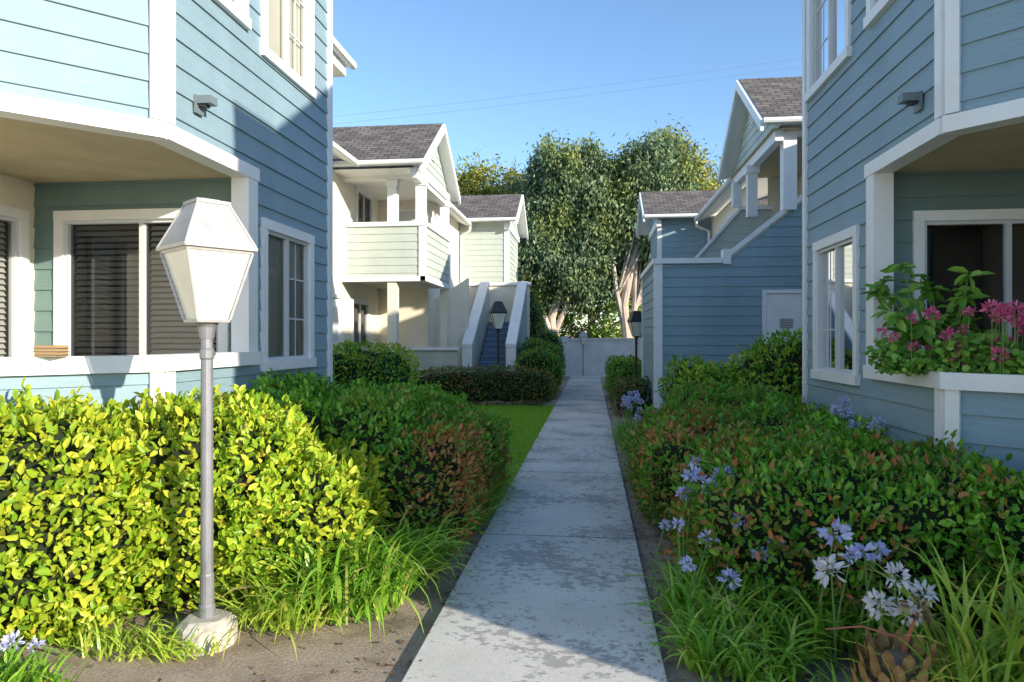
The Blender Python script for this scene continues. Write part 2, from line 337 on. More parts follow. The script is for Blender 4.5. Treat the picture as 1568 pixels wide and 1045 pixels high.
mb=MB(); mb.box(-2.6,2.0,28.7,29.6,-.05,.03,'path_concrete'); mb.build('cross_walk',pathroot)
def litter():
    M=9000; x=np.concatenate([rng.uniform(-3.4,-.85,M//2),rng.uniform(.34,2.2,M//2)]); y=rng.uniform(2.2,9,M)
    k=rng.random(M)<np.where(x<-.9,.45,.9); k&=~((x<-1.2)&(y<3.6)&(rng.random(M)<.75))
    P=np.stack([x,y,.004+.01*rng.random(M)],1)[k]; n=len(P); T=rng.normal(0,1,(n,3)); T[:,2]*=.15; Nn=rng.normal(0,.3,(n,3))+np.array([0,0,1])
    L=.012+.03*rng.random(n); leaves('leaf_litter',P,T,Nn,L,L*.5,'litter',None,False)
    n=320; x=rng.uniform(-.85,.33,n); ed=rng.random(n)<.75; x=np.where(ed,np.where(rng.random(n)<.5,-.86+.10*rng.random(n)**2,.34-.1*rng.random(n)**2),x)
    P=np.stack([x,rng.uniform(2.5,14,n),np.full(n,.042)],1); T=rng.normal(0,1,(n,3));T[:,2]*=.1; Nn=rng.normal(0,.2,(n,3))+np.array([0,0,1]); L=.01+.02*rng.random(n)
    leaves('leaf_litter',P,T,Nn,L,L*.5,'litter',None,False)
litter()
# ------------------------------------------------------------ Building A & E
def corner_house(name,sgn,xw,yc,yo,yf,capz,win1,win2,win3,seg3):
    root=empty(name); W=MB(); T=MB(); G=MB()
    fr=((xw,0),(0,1),(sgn,0)); q=math.sqrt(.5)
    fc=((xw,yc),(-sgn*q,-q),(sgn*q,-q))
    zt=6.0
    siding(W,fr,yo,yf,.1,3.07,'siding_blue',[(win1[0]+.03,win1[1]-.03,win1[2]+.03,win1[3]-.03)])
    siding(W,fr,yc,yf,3.07,zt,'siding_blue',[(w[0]+.03,w[1]-.03,w[2]+.03,w[3]-.03) for w in (win2,win3)])
    siding(W,fc,0,seg3,3.07,zt,'siding_blue')
    siding(W,fr,yc,yo,.1,capz-.1,'siding_blue'); siding(W,fc,0,seg3,.1,capz-.1,'siding_blue')
    window(G,fr,*win1,grid=3,blind='blind',slat=.05,room='room_mid')
    window(G,fr,*win2,grid=3,blind='blind',slat=.05,room='room_mid')
    window(G,fr,*win3,grid=3,blind='blind',room='room_mid')
    w=.085
    T.obox(fr,yc-.0,yc+w,-.06,.040,3.08,zt,'trim_white'); T.obox(fc,0,w,-.06,.040,3.08,zt,'trim_white')
    T.obox(fr,yf-.06,yf+.03,-.06,.040,.1,zt,'trim_white')
    T.obox(fr,yc-.01,yo+.16,-.10,.052,2.955,3.065,'trim_white'); T.obox(fc,-.01,seg3,-.10,.052,2.957,3.067,'trim_white')
    T.obox(fr,yo-.02,yo+.14,-.11,.045,capz,2.954,'trim_white')
    T.obox(fr,yc-.02,yo+.16,-.15,.062,capz-.11,capz,'trim_white'); T.obox(fc,-.02,seg3,-.15,.062,capz-.112,capz-.002,'trim_white')
    T.obox(fr,yc+.0,yc+w,-.06,.040,.1,capz-.112,'trim_white'); T.obox(fc,0,w,-.06,.040,.1,capz-.112,'trim_white')
    yb=yo+.12
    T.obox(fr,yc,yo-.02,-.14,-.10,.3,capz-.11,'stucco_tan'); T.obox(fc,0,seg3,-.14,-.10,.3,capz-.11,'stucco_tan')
    return root,W,T,G,fr,fc,yb
root,Wm,T,G,fr,fc,yb=corner_house('blue_apartment_building',1,-2.9,4.34,5.446,7.28,1.49,(5.70,6.81,1.313,2.668),(5.70,6.81,4.09,5.5),(4.75,5.446,4.2,5.4),2.3)
fb=((0,yb),(1,0),(0,-1))
siding(Wm,fb,-4.94,-3.0,.3,3.0,'siding_blue_shaded',[(-4.70,-3.13,.92,2.70)],row=ROW)
window(G,fb,-4.73,-3.10,.9,2.73,tw=.085,mull=(.5,),blind='dark_blind',slat=.055,bl_range=(0,.49),room='room')
a0=-4.73+.115;a1=-3.10-.115
mid=(a0+a1)/2
z=2.6
while z>1.0:
    G.face([W3(fb,mid+.03,-.10,z),W3(fb,a1,-.10,z),W3(fb,a1,-.072,z-.036),W3(fb,mid+.03,-.072,z-.036)],'blind'); z-=.05
fs=((-4.94,0),(0,1),(1,0))
for (s0,s1,z0,z1) in ((-1,4.42,.3,3.0),(5.44,yb,.3,3.0),(4.42,5.44,.3,.9),(4.42,5.44,2.70,3.0)): Wm.obox(fs,s0,s1,-.2,0,z0,z1,'stucco_cream')
window(G,fs,4.38,5.46,.88,2.72,tw=.085,mull=(.5,),blind='blind',room='room')
Wm.box(-5.3,-2.96,4.2,yb,.28,.36,'stucco_grey')
def soffit(mb,pts,z0,z1,mat):
    mb.face([(p[0],p[1],z0) for p in pts],mat); mb.face([(p[0],p[1],z1) for p in pts],mat)
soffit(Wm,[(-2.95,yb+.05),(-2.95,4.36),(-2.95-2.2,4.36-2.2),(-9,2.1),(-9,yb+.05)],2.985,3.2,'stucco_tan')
Wm.box(-9,-2.97,yb+.4,7.26,.0,6.0,'stucco_cream'); 
siding(Wm,((0,7.28),(1,0),(0,1)),-9,-2.9,.1,6.0,'siding_blue')
Wm.box(-9,-5.2,2.74,5.0,.0,6.0,'stucco_cream')
siding(Wm,((0,2.72),(-1,0),(0,-1)),4.53,9,.1,6.0,'siding_blue')
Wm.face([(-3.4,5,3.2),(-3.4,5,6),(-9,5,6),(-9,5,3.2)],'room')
Wm.box(-9,-3.9,7.3,9.4,0,5.35,'stucco_cream')
T.box(-9,-3.50,7.45,9.45,5.36,5.50,'trim_white'); T.roof((-3.46,7.3,5.62),(-3.46,9.5,5.62),(-6.5,9.5,7.2),(-6.5,7.3,7.2))
T.tube([(-3.43,7.4,5.55),(-3.43,9.55,5.55)],[.06,.06],'trim_white')
T.roof((-2.5,3.9,5.95),(-2.5,7.7,5.95),(-6,7.7,7.9),(-6,3.9,7.9)); T.box(-9,-2.6,4.5,7.6,6.01,6.05,'trim_white')
def wall_light(parent,fr,s,z):
    L=MB(); L.obox(fr,s-.05,s+.05,.02,.04,z-.08,z+.05,'fixture_grey'); L.obox(fr,s-.045,s+.045,.04,.15,z-.012,z+.045,'fixture_grey'); L.obox(fr,s-.03,s+.03,.05,.10,z-.03,z-.012,'dark_metal')
    L.build('wall_light',parent)
Wm.build('walls',root); T.build('trim',root); G.build('windows',root); wall_light(root,fr,4.72,3.33)
mb=MB(); mb.box(-3.36,-3.22,3.78,3.88,1.492,1.56,'cardboard')
for i in range(3): mb.box(-3.37,-3.21,3.777,3.883,1.50+i*.02,1.504+i*.02,'bark_dark')
mb.build('wooden_box')
rootE,Wm,T,G,fr,fc,yb=corner_house('blue_apartment_building',-1,2.34,4.83,5.92,7.8,1.38,(6.29,7.48,1.19,2.60),(6.48,7.69,4.15,5.55),(5.2,6.08,4.22,5.4),2.77)
fb=((0,yb),(1,0),(0,-1))
siding(Wm,fb,2.42,4.9,.3,3.0,'siding_blue_shaded',[(2.68,4.45,.92,2.63)])
window(G,fb,2.65,4.48,.9,2.66,tw=.085,mull=(.40,),blind=None,room='room')
Wm.obox(((4.9,0),(0,1),(-1,0)),2.9,yb,-.2,0,.3,3.0,'stucco_cream')
Wm.face([(2.42,yb,.36),(2.42,4.9,.36),(4.4,2.9,.36),(4.9,2.9,.36),(4.9,yb,.36)],'stucco_grey')
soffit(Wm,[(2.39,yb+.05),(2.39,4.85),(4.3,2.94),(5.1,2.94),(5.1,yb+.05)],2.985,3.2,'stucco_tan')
Wm.box(2.41,5.2,yb+.4,7.78,0,6.0,'stucco_cream'); siding(Wm,((0,7.8),(1,0),(0,1)),2.34,5.2,.1,6.0,'siding_blue')
YS=.58  # near corner of an unseen wing, set to shape the path's shadow edge
Wm.box(4.32,9,YS+.02,2.86,0,6.0,'stucco_cream'); Wm.box(5.12,9,2.86,4.5,0,6.0,'stucco_cream'); siding(Wm,((4.3,0),(0,1),(-1,0)),YS,2.87,.1,6,'siding_blue')
Wm.box(5.12,5.22,4.5,yb+.4,0,6.0,'stucco_cream')
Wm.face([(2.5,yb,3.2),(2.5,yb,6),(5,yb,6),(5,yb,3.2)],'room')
Wm.box(10.5,14,-1,12,0,7.2,'stucco_cream'); T.box(10.2,14.3,-1.3,12.3,7.2,7.35,'trim_white')  # unseen block added further east to keep the path and stair wall shaded
T.box(2.05,5.3,4.9,8.1,6.01,6.07,'trim_white'); T.roof((1.95,5.5,5.98),(1.95,8.15,5.98),(4.2,8.15,7.2),(4.2,5.5,7.2)); T.roof((5.5,5.5,6.0),(5.5,8.15,6.0),(4.2,8.15,7.2),(4.2,5.5,7.2))
T.roof((3.9,1.2,5.62),(9.2,1.2,5.62),(9.2,3.4,7.1),(3.9,3.4,7.1)); T.roof((3.9,5.6,5.62),(9.2,5.6,5.62),(9.2,3.4,7.1),(3.9,3.4,7.1))  # unseen cross gable, shaped so its rake shades the opposite wall
Wm.face([(4.3,1.2,5.6),(4.3,5.6,5.6),(4.3,3.4,7.05)],'siding_blue')
Wm.build('walls',rootE); T.build('trim',rootE); G.build('windows',rootE); wall_light(rootE,fr,5.17,3.30)
# ------------------------------------------------------------ gable helper
def gable(R,Wd,xg,xe,y0,y1,ze,za,face_x,mat,sg):
    ym=(y0+y1)/2
    R.roof((xg,y0,ze),(xe,y0,ze),(xe,ym,za),(xg,ym,za)); R.roof((xg,y1,ze),(xe,y1,ze),(xe,ym,za),(xg,ym,za))
    sx=.03
    for ya in (y0,y1):
        R.beam((xg+sg*.035,ya,ze-.22),(xg+sg*.035,ym,za-.22),(sx,0,0),.20,'trim_white')
    fr=((face_x,0),(0,1),(sg,0)); sl=(za-ze)/(ym-y0); zb=ze-.12
    siding(Wd,fr,y0,y1,zb,za-.15,mat,smin=lambda z:y0+max(0,(z-ze+.12))/sl,smax=lambda z:y1-max(0,(z-ze+.12))/sl)
    Wd.obox(fr,y0+.25,y1-.25,-.1,.05,zb-.22,zb,'trim_white')
    for i in range(6): Wd.obox(fr,ym-.16,ym+.16,.02,.05,za-.95+i*.07,za-.95+i*.07+.035,'trim_white')
    R.tube([(xg+sg*.02,y0-.05,ze-.05),(xe,y0-.05,ze-.05)],[.055,.055],'trim_white')
# ------------------------------------------------------------ Building B
rootB=empty('stucco_apartment_building'); Wm=MB();T=MB();G=MB();R=MB()
frB=((-5.9,0),(0,1),(1,0))
ops=[(16.6,17.9,3.9,5.45),(14.9,15.6,.45,2.55),(16.3,17.6,1.3,2.6),(13.6,14.5,3.9,5.3)]
def stucco_wall(mb,fr,s0,s1,z0,z1,ops,mat,th=.2):
    ss=sorted({s0,s1}|{v for o in ops for v in o[:2] if s0<v<s1}); zs=sorted({z0,z1}|{v for o in ops for v in o[2:] if z0<v<z1})
    for a,b_ in zip(ss[:-1],ss[1:]):
        for c,d in zip(zs[:-1],zs[1:]):
            if any(o[0]<(a+b_)/2<o[1] and o[2]<(c+d)/2<o[3] for o in ops): continue
            mb.face([W3(fr,a,0,c),W3(fr,b_,0,c),W3(fr,b_,0,d),W3(fr,a,0,d)],mat)
stucco_wall(Wm,frB,10.2,18.5,0,5.6,ops,'stucco_cream')
window(G,frB,16.6,17.9,3.9,5.45,blind='blind'); window(G,frB,16.3,17.6,1.3,2.6,blind=None)
window(G,frB,13.6,14.5,3.9,5.3,blind='blind')
G.obox(frB,14.9,15.6,-.08,-.04,.45,2.55,'trim_white')
for z in (.6,1.55): G.obox(frB,15.0,15.5,-.04,-.028,z,z+.8,'alu')
T.obox(frB,14.82,14.9,-.05,.03,.45,2.63,'trim_white');T.obox(frB,15.6,15.68,-.05,.03,.45,2.63,'trim_white');T.obox(frB,14.9,15.6,-.05,.03,2.55,2.63,'trim_white')
Wm.face([(-12,10.2,0),(-5.9,10.2,0),(-5.9,10.2,5.6),(-12,10.2,5.6)],'stucco_cream')
Wm.face([(-5.9,18.5,0),(-4.5,18.5,0),(-4.5,18.5,5.6),(-5.9,18.5,5.6)],'stucco_cream')
G.obox(((0,18.5),(1,0),(0,-1)),-5.4,-4.7,-.02,.03,3.2,5.2,'trim_white'); G.obox(((0,18.5),(1,0),(0,-1)),-5.33,-4.77,.03,.04,3.25,5.13,'alu')
fr2=((-4.5,0),(0,1),(1,0)); stucco_wall(Wm,fr2,18.5,23,0,5.6,[(20.4,21.4,3.25,5.2)],'stucco_cream'); window(G,fr2,20.4,21.4,3.25,5.2,blind='blind')
Wm.box(-5.9,-3.93,15.68,18.5,2.99,3.2,'stucco_grey')
fF=((0,15.65),(1,0),(0,-1)); fS=((-3.9,0),(0,1),(1,0))
siding(Wm,fF,-5.88,-3.9,3.06,4.25,'siding_sage'); siding(Wm,fS,15.65,18.5,3.06,4.25,'siding_sage')
T.obox(fF,-5.9,-3.85,-.10,.06,4.25,4.35,'trim_white'); T.obox(fS,15.6,18.5,-.10,.058,4.252,4.352,'trim_white')
T.obox(fF,-5.9,-3.86,-.08,.05,2.95,3.07,'trim_white'); T.obox(fS,15.6,18.5,-.08,.048,2.952,3.072,'trim_white')
T.obox(fF,-4.02,-3.865,-.05,.04,3.07,4.25,'trim_white'); T.obox(fS,15.62,15.76,-.05,.038,3.07,4.25,'trim_white'); T.obox(fF,-5.9,-5.78,-.05,.04,3.07,4.25,'trim_white')
T.obox(fS,18.38,18.5,-.05,.038,3.07,4.25,'trim_white')
Wm.face([(-5.85,15.72,3.2),(-3.96,15.72,3.2),(-3.96,15.72,4.25),(-5.85,15.72,4.25)],'siding_sage'); Wm.face([(-3.96,15.7,3.2),(-3.96,18.5,3.2),(-3.96,18.5,4.25),(-3.96,15.7,4.25)],'siding_sage')
for (px,py) in ((-4.68,15.76),(-4.0,15.76),(-4.0,18.35)):
    T.box(px-.11,px+.11,py-.10,py+.10,4.353,5.36,'trim_white'); T.box(px-.14,px+.14,py-.13,py+.13,5.20,5.34,'trim_white')
T.box(-4.79,-4.57,15.66,15.88,0,2.95,'stucco_cream'); T.box(-4.1,-3.9,18.2,18.4,0,2.95,'stucco_cream')
T.box(-5.9,-3.86,15.64,15.88,5.36,5.56,'trim_white'); T.box(-4.12,-3.88,15.89,18.5,5.361,5.561,'trim_white')
gable(R,Wm,-3.72,-9.5,14.8,18.9,5.58,7.02,-3.98,'siding_sage',1)
Wm.face([(-9.5,14.95,5.44),(-3.9,14.95,5.44),(-3.9,18.8,5.44),(-9.5,18.8,5.44)],'trim_white')
R.roof((-5.25,9.8,5.60),(-5.25,14.85,5.60),(-8.3,14.85,6.95),(-8.3,9.8,6.95))
R.tube([(-5.20,9.8,5.52),(-5.20,14.82,5.52)],[.065,.065],'trim_white')
R.roof((-4.12,18.9,5.52),(-4.12,22.7,5.52),(-8,22.7,7.0),(-8,18.9,7.0)); R.tube([(-4.06,18.95,5.46),(-4.06,22.75,5.46)],[.065,.065],'trim_white')
R.tube([(-4.06,22.7,5.44),(-4.1,22.75,5.25),(-4.4,22.9,5.1),(-4.4,22.92,3.4)],[.05]*4,'trim_white')
def poly_prism_y(mb,pts,y0,y1,mat):
    mb.face([(p[0],y0,p[1]) for p in pts],mat); mb.face([(p[0],y1,p[1]) for p in pts],mat)
    for i in range(len(pts)):
        a=pts[i];b_=pts[(i+1)%len(pts)]; mb.face([(a[0],y0,a[1]),(b_[0],y0,b_[1]),(b_[0],y1,b_[1]),(a[0],y1,a[1])],mat)
def poly_prism_x(mb,pts,x0,x1,mat):
    mb.face([(x0,p[0],p[1]) for p in pts],mat); mb.face([(x1,p[0],p[1]) for p in pts],mat)
    for i in range(len(pts)):
        a=pts[i];b_=pts[(i+1)%len(pts)]; mb.face([(x0,a[0],a[1]),(x0,b_[0],b_[1]),(x1,b_[0],b_[1]),(x1,a[0],a[1])],mat)
poly_prism_y(Wm,[(-5.85,0),(-3.55,0),(-3.55,3.35),(-5.85,1.9)],19.4,19.6,'stucco_cream')
siding(Wm,((0,17.6),(1,0),(0,-1)),-5.2,-3.5,.1,1.3,'siding_sage'); T.box(-5.25,-3.45,17.5,17.72,1.3,1.39,'trim_white')
ns=12
for i in range(ns):
    Wm.box(-3.30,-2.34,18.9+i*.27,19.17+i*.27,.05+i*.175,.05+(i+1)*.175,'stair_blue'); T.box(-3.31,-2.33,18.875+i*.27,18.90+i*.27,.05+(i+1)*.175-.03,.052+(i+1)*.175,'siding_blue')
Wm.box(-3.30,-2.34,22.14,22.39,1.9,2.15,'stair_blue')
for xx,ox in ((-3.45,-1),(-2.22,1)):
    poly_prism_x(Wm,[(18.82,0),(22.3,0),(22.3,3.33),(21.9,3.33),(18.82,1.38)],xx-.09,xx+.09,'siding_sage')
    frs=((xx+ox*.10,0),(0,1),(ox,0))
    siding(Wm,frs,18.8,22.3,.1,3.33,'siding_blue',smin=lambda z:18.8+max(0,z-1.38)*3.1/1.95)
    siding(Wm,((0,18.8),(1,0),(0,-1)),xx-.11,xx+.11,.1,1.38,'siding_blue')
    T.beam((xx,18.72,1.37),(xx,21.9,3.36),(.15,0,0),.09,'trim_white'); T.box(xx-.15,xx+.15,21.88,22.3,3.34,3.45,'trim_white')
    T.box(xx-.14,xx+.14,18.74,18.79,0,1.36,'trim_white')
Wm.box(-4.49,-2.05,22.4,22.6,0,3.35,'stucco_cream'); T.box(-4.49,-2.0,22.33,22.67,3.36,3.46,'trim_white')
fC=((0,23),(1,0),(0,-1)); siding(Wm,fC,-4.5,-2.82,0,5.6,'siding_sage')
Wm.box(-9,-2.84,23.02,26,0,5.6,'siding_sage'); siding(Wm,((-2.82,0),(0,1),(1,0)),23,26,0,5.6,'siding_sage')
T.obox(fC,-2.95,-2.79,-.03,.04,0,5.5,'trim_white'); T.obox(((-2.82,0),(0,1),(1,0)),22.97,23.12,-.03,.038,0,5.5,'trim_white')
gable(R,Wm,-2.5,-9,22.5,26.3,5.62,6.8,-2.8,'siding_sage',1)
Wm.build('walls',rootB);T.build('trim',rootB);G.build('windows',rootB);R.build('roof',rootB)
# ------------------------------------------------------------ Building G
rootG=empty('blue_stair_apartment_building'); Wm=MB();T=MB();G=MB();R=MB()
YD=13.3; fD=((0,YD),(1,0),(0,-1)); x0=1.23; zc=3.03; xs=2.5; xe=3.95; ztop=4.2
sl=(ztop-zc)/(xe-xs)
siding(Wm,fD,x0,5.2,.1,ztop,'siding_blue',[(3.22,3.94,1.52,2.49)],smin=lambda z:x0 if z<=zc else xs+.0+(z-zc)/sl)
siding(Wm,((x0,0),(0,1),(-1,0)),YD,16.6,.1,zc,'siding_blue')
T.box(x0-.07,xs-.05,YD-.08,YD+.18,zc,zc+.10,'trim_white'); T.box(x0-.075,x0+.15,YD+.19,16.7,zc,zc+.10,'trim_white')
T.box(xs-.04,xs+.10,YD-.082,YD+.17,zc-.02,zc+.26,'trim_white')
T.beam((xs+.1,YD+.05,zc+.14),(xe,YD+.05,ztop+.04),(0,.13,0),.10,'trim_white'); T.box(xe,5.3,YD-.08,YD+.18,ztop+.04,ztop+.14,'trim_white')
T.obox(fD,x0-.04,x0+.11,-.03,.04,0,zc,'trim_white'); T.obox(((x0,0),(0,1),(-1,0)),YD-.037,YD+.12,-.03,.042,0,zc,'trim_white')
T.obox(((x0,0),(0,1),(-1,0)),16.5,16.62,-.03,.042,0,zc,'trim_white')
T.obox(fD,3.18,3.25,-.05,.045,1.50,2.52,'trim_white');T.obox(fD,3.91,3.98,-.05,.045,1.50,2.52,'trim_white');T.obox(fD,3.25,3.91,-.05,.043,2.45,2.52,'trim_white');T.obox(fD,3.25,3.91,-.05,.043,1.50,1.56,'trim_white')
T.obox(fD,3.26,3.90,-.05,.015,1.57,2.44,'trim_white')
for i in range(6): T.obox(fD,3.50,3.74,.015,.028,1.80+i*.032,1.815+i*.032,'fixture_grey')
Wm.box(x0+.05,3.1,YD+.15,16.55,0,2.6,'siding_blue')
poly_prism_y(Wm,[(2.4,2.5),(4.2,2.5),(4.2,4.62),(3.48,4.62),(2.99,4.05),(2.4,3.4)],16.6,16.7,'siding_sage')
siding(Wm,((0,16.58),(1,0),(0,-1)),2.4,4.2,2.5,4.6,'siding_sage',smin=lambda z:2.4 if z<3.4 else 2.4+(z-3.4)*.88)
T.beam((2.4,16.62,3.4),(3.48,16.62,4.62),(0,.12,0),.09,'trim_white'); T.box(3.48,4.2,16.5,16.74,4.62,4.71,'trim_white')
T.box(3.54,3.78,YD-.12,YD+.12,4.0,5.4,'trim_white'); T.box(3.30,3.50,15.0,15.2,4.2,5.3,'trim_white'); T.box(3.30,3.50,16.55,16.75,4.71,5.3,'trim_white')
T.box(3.26,3.54,14.96,15.24,5.12,5.28,'trim_white')
T.box(3.5,5.5,YD-.11,YD+.11,5.4,5.6,'trim_white'); 
Wm.box(3.3,5.5,13.4,17,3.0,3.2,'stucco_grey')
stucco_wall(Wm,((4.9,0),(0,1),(-1,0)),11.5,17,0,5.6,[(14.2,15.3,3.3,5.2)],'stucco_cream'); window(G,((4.9,0),(0,1),(-1,0)),14.2,15.3,3.3,5.2,blind=None)
Wm.face([(4.2,17,0),(4.9,17,0),(4.9,17,5.6),(4.2,17,5.6)],'stucco_cream')
gable(R,Wm,3.11,10,12.85,17.1,5.6,7.12,3.42,'siding_sage',-1)
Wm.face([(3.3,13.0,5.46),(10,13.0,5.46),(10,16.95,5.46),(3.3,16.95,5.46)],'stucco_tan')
stucco_wall(Wm,((3.9,0),(0,1),(-1,0)),17,23,0,5.5,[(19.5,20.5,3.3,5.1)],'stucco_cream'); window(G,((3.9,0),(0,1),(-1,0)),19.5,20.5,3.3,5.1)
R.roof((3.4,17.1,5.52),(3.4,22.7,5.52),(7.5,22.7,7.0),(7.5,17.1,7.0)); R.tube([(3.34,17.0,5.46),(3.34,22.6,5.46)],[.065,.065],'trim_white')
R.tube([(3.34,22.6,5.44),(3.38,22.7,5.25),(3.8,22.85,5.1),(3.8,22.88,3.2)],[.05]*4,'trim_white')
fF2=((0,23),(1,0),(0,-1)); siding(Wm,fF2,2.2,4.2,0,5.6,'siding_blue'); Wm.box(2.22,9,23.02,26,0,5.6,'siding_blue'); siding(Wm,((2.2,0),(0,1),(-1,0)),23,26,0,5.6,'siding_blue')
T.obox(fF2,2.16,2.30,-.03,.04,0,5.5,'trim_white'); T.obox(((2.2,0),(0,1),(-1,0)),22.97,23.12,-.03,.038,0,5.5,'trim_white')
gable(R,Wm,1.72,9,22.5,26.1,5.62,6.75,2.16,'siding_blue',-1)
Wm.box(2.0,3.89,20,20.15,0,3.5,'siding_blue'); T.box(1.95,3.89,19.95,20.2,3.5,3.6,'trim_white')
Wm.build('walls',rootG);T.build('trim',rootG);G.build('windows',rootG);R.build('roof',rootG)
mb=MB(); mb.box(-14,14,30,30.2,0,1.55,'fence_wall'); mb.box(-14,14,29.95,30.25,1.55,1.63,'fence_wall')
for x in range(-14,15,4): mb.box(x+.6,x+.95,29.88,30.3,0,1.7,'fence_wall')
mb.build('boundary_wall')
# ------------------------------------------------------------ lamp posts
def lamp(x,y,s=1.0,rot=.25,dark=False,base=True):
    L=MB(); pm='dark_metal' if dark else 'post_metal'; rm='dark_metal' if dark else 'lamp_roof'
    if base:
        n=10; 
        for (z0,z1,r0,r1) in ((-.05,.11,.15,.145),(.11,.14,.145,.11)):
            ring=lambda r,z:[(r*(1+.07*math.sin(k*2.3))*math.cos(2*math.pi*k/n),r*(1+.07*math.cos(k*1.7))*math.sin(2*math.pi*k/n),z+.012*math.sin(k*3.1)) for k in range(n)]
            a=ring(r0,z0);b_=ring(r1,z1)
            for k in range(n): L.face([a[k],a[(k+1)%n],b_[(k+1)%n],b_[k]],'concrete_block')
        L.face(b_,'concrete_block')
    L.tube([(0,0,.1),(0,0,.20),(0,0,.21),(0,0,.36),(0,0,.37),(0,0,1.60)],[.042,.042,.036,.036,.032,.030],pm,16)
    L.tube([(0,0,1.49),(0,0,1.50),(0,0,1.54),(0,0,1.55)],[.031,.037,.037,.031],pm,16)
    L.tube([(.03,0,1.52),(.047,0,1.52)],[.008,.008],pm,6)
    L.tube([(0,0,1.60),(0,0,1.66),(0,0,1.685)],[.036,.045,.06],pm,16)
    c,sn=math.cos(rot),math.sin(rot)
    def sq(h,z): return [(c*a*h-sn*b_*h,sn*a*h+c*b_*h,z) for a,b_ in ((-1,-1),(1,-1),(1,1),(-1,1))]
    def fr_(h0,z0,h1,z1,mat,cap=True):
        a=sq(h0,z0);b_=sq(h1,z1)
        for k in range(4): L.face([a[k],a[(k+1)%4],b_[(k+1)%4],b_[k]],mat)
        if cap: L.face(a,mat); L.face(b_,mat)
    fr_(.084,1.685,.088,1.70,rm); fr_(.076,1.70,.160,2.05,'lamp_glass',False); fr_(.166,2.045,.170,2.062,rm)
    a=sq(.084,1.70);b_=sq(.168,2.05)
    for k in range(4): L.tube([a[k],b_[k]],[.008,.008],rm,4)
    fr_(.186,2.06,.188,2.078,rm); fr_(.180,2.078,.080,2.305,rm); fr_(.088,2.302,.088,2.318,rm); fr_(.06,2.318,.045,2.330,rm)
    a=sq(.181,2.079);b_=sq(.082,2.305)
    for k in range(4): L.tube([a[k],b_[k]],[.006,.006],rm,4)
    o=L.build('lamp_post'); o.location=(x,y,0); o.scale=(s,s,s); return o
lamp(-2.01,3.38,1.0,.94); lamp(-2.33,16.95,1.09,.3,True,False); lamp(-.35,28.3,.82,.3,False,False); lamp(1.08,16.9,.98,.2,True,False)
# ------------------------------------------------------------ hedges
Q=math.pi/4
hedge('hedge',[(-3.35,3.15,1.0,.46,1.20,Q),(-2.45,4.12,.62,.52,1.18,.35,-.06),(-1.95,4.35,.50,.50,.92,.25,-.22)],'leaf_bright',.058,1900,wr=.50,amp=.10,fs=2.2,n=3.4,shag=.05)
hedge('hedge',[(-2.15,5.85,.75,1.0,1.12,.0,-.08),(-1.95,6.9,.85,.8,1.0,.1,-.1)],'leaf_green',.052,1700,wr=.50,amp=.10,fs=2.2,shag=.045)
hedge('hedge',[(-1.36,5.55,.42,.80,.86,.0),(-1.3,6.8,.38,.6,.80,0)],'leaf_green',.046,1700,wr=.5,mat2=('leaf_redtip',.55),amp=.08,fs=2.5)
hedge('hedge',[(1.60,4.70,.95,.85,.86,0)],'leaf_green',.050,1800,wr=.5,mat2=('leaf_redtip',.28),amp=.09,fs=2.4,shag=.045)
hedge('hedge',[(2.9,3.7,.9,.6,.85,-Q)],'leaf_green',.050,1800,wr=.5,mat2=('leaf_redtip',.12),amp=.09,fs=2.4)
hedge('hedge',[(.98,6.0,.54,.8,.86,0),(1.0,7.3,.5,.7,.82,0)],'leaf_green',.046,1600,wr=.5,mat2=('leaf_redtip',.5),amp=.11,fs=2.2,shag=.045)
hedge('hedge',[(1.85,6.6,.50,1.1,.90,0),(1.6,8.3,.65,.9,.95,0)],'leaf_green',.050,1500,wr=.5,mat2=('leaf_redtip',.08),amp=.12,fs=2.2,shag=.045)
hedge('hedge',[(2.7,9.3,.75,.8,1.5,0),(1.75,10.2,.6,.8,1.15,0)],'leaf_green',.06,900,wr=.5,mat2=('leaf_bright',.35),amp=.15,fs=2.2,shag=.06)
hedge('hedge',[(-2.65,16.3,1.72,.38,.88,0)],'leaf_dark',.055,900,True,amp=.05,mat2=('leaf_redtip',.3))
hedge('shrub',[(-1.45,18.3,.5,.9,1.25,0),(-1.5,20.2,.55,1.0,1.5,0)],'leaf_green',.06,800,True,amp=.12,mat2=('leaf_dark',.4))
hedge('hedge',[(-4.0,10.6,1.1,.6,1.45,0)],'leaf_green',.055,1000,True,amp=.1,mat2=('leaf_bright',.55))
hedge('shrub',[(.85,14.6,.36,.6,.72,0)],'leaf_redtip',.05,900,True,amp=.1,mat2=('leaf_dark',.5))
hedge('shrub',[(.85,18.2,.4,1.1,1.05,0)],'leaf_green',.06,800,True,amp=.12)
hedge('shrub',[(-3.0,27.8,.9,.8,3.6,0),(-1.9,28.9,.5,.5,1.8,0)],'leaf_dark',.10,300,True,amp=.3,fs=1.0,mat2=('leaf_green',.3))
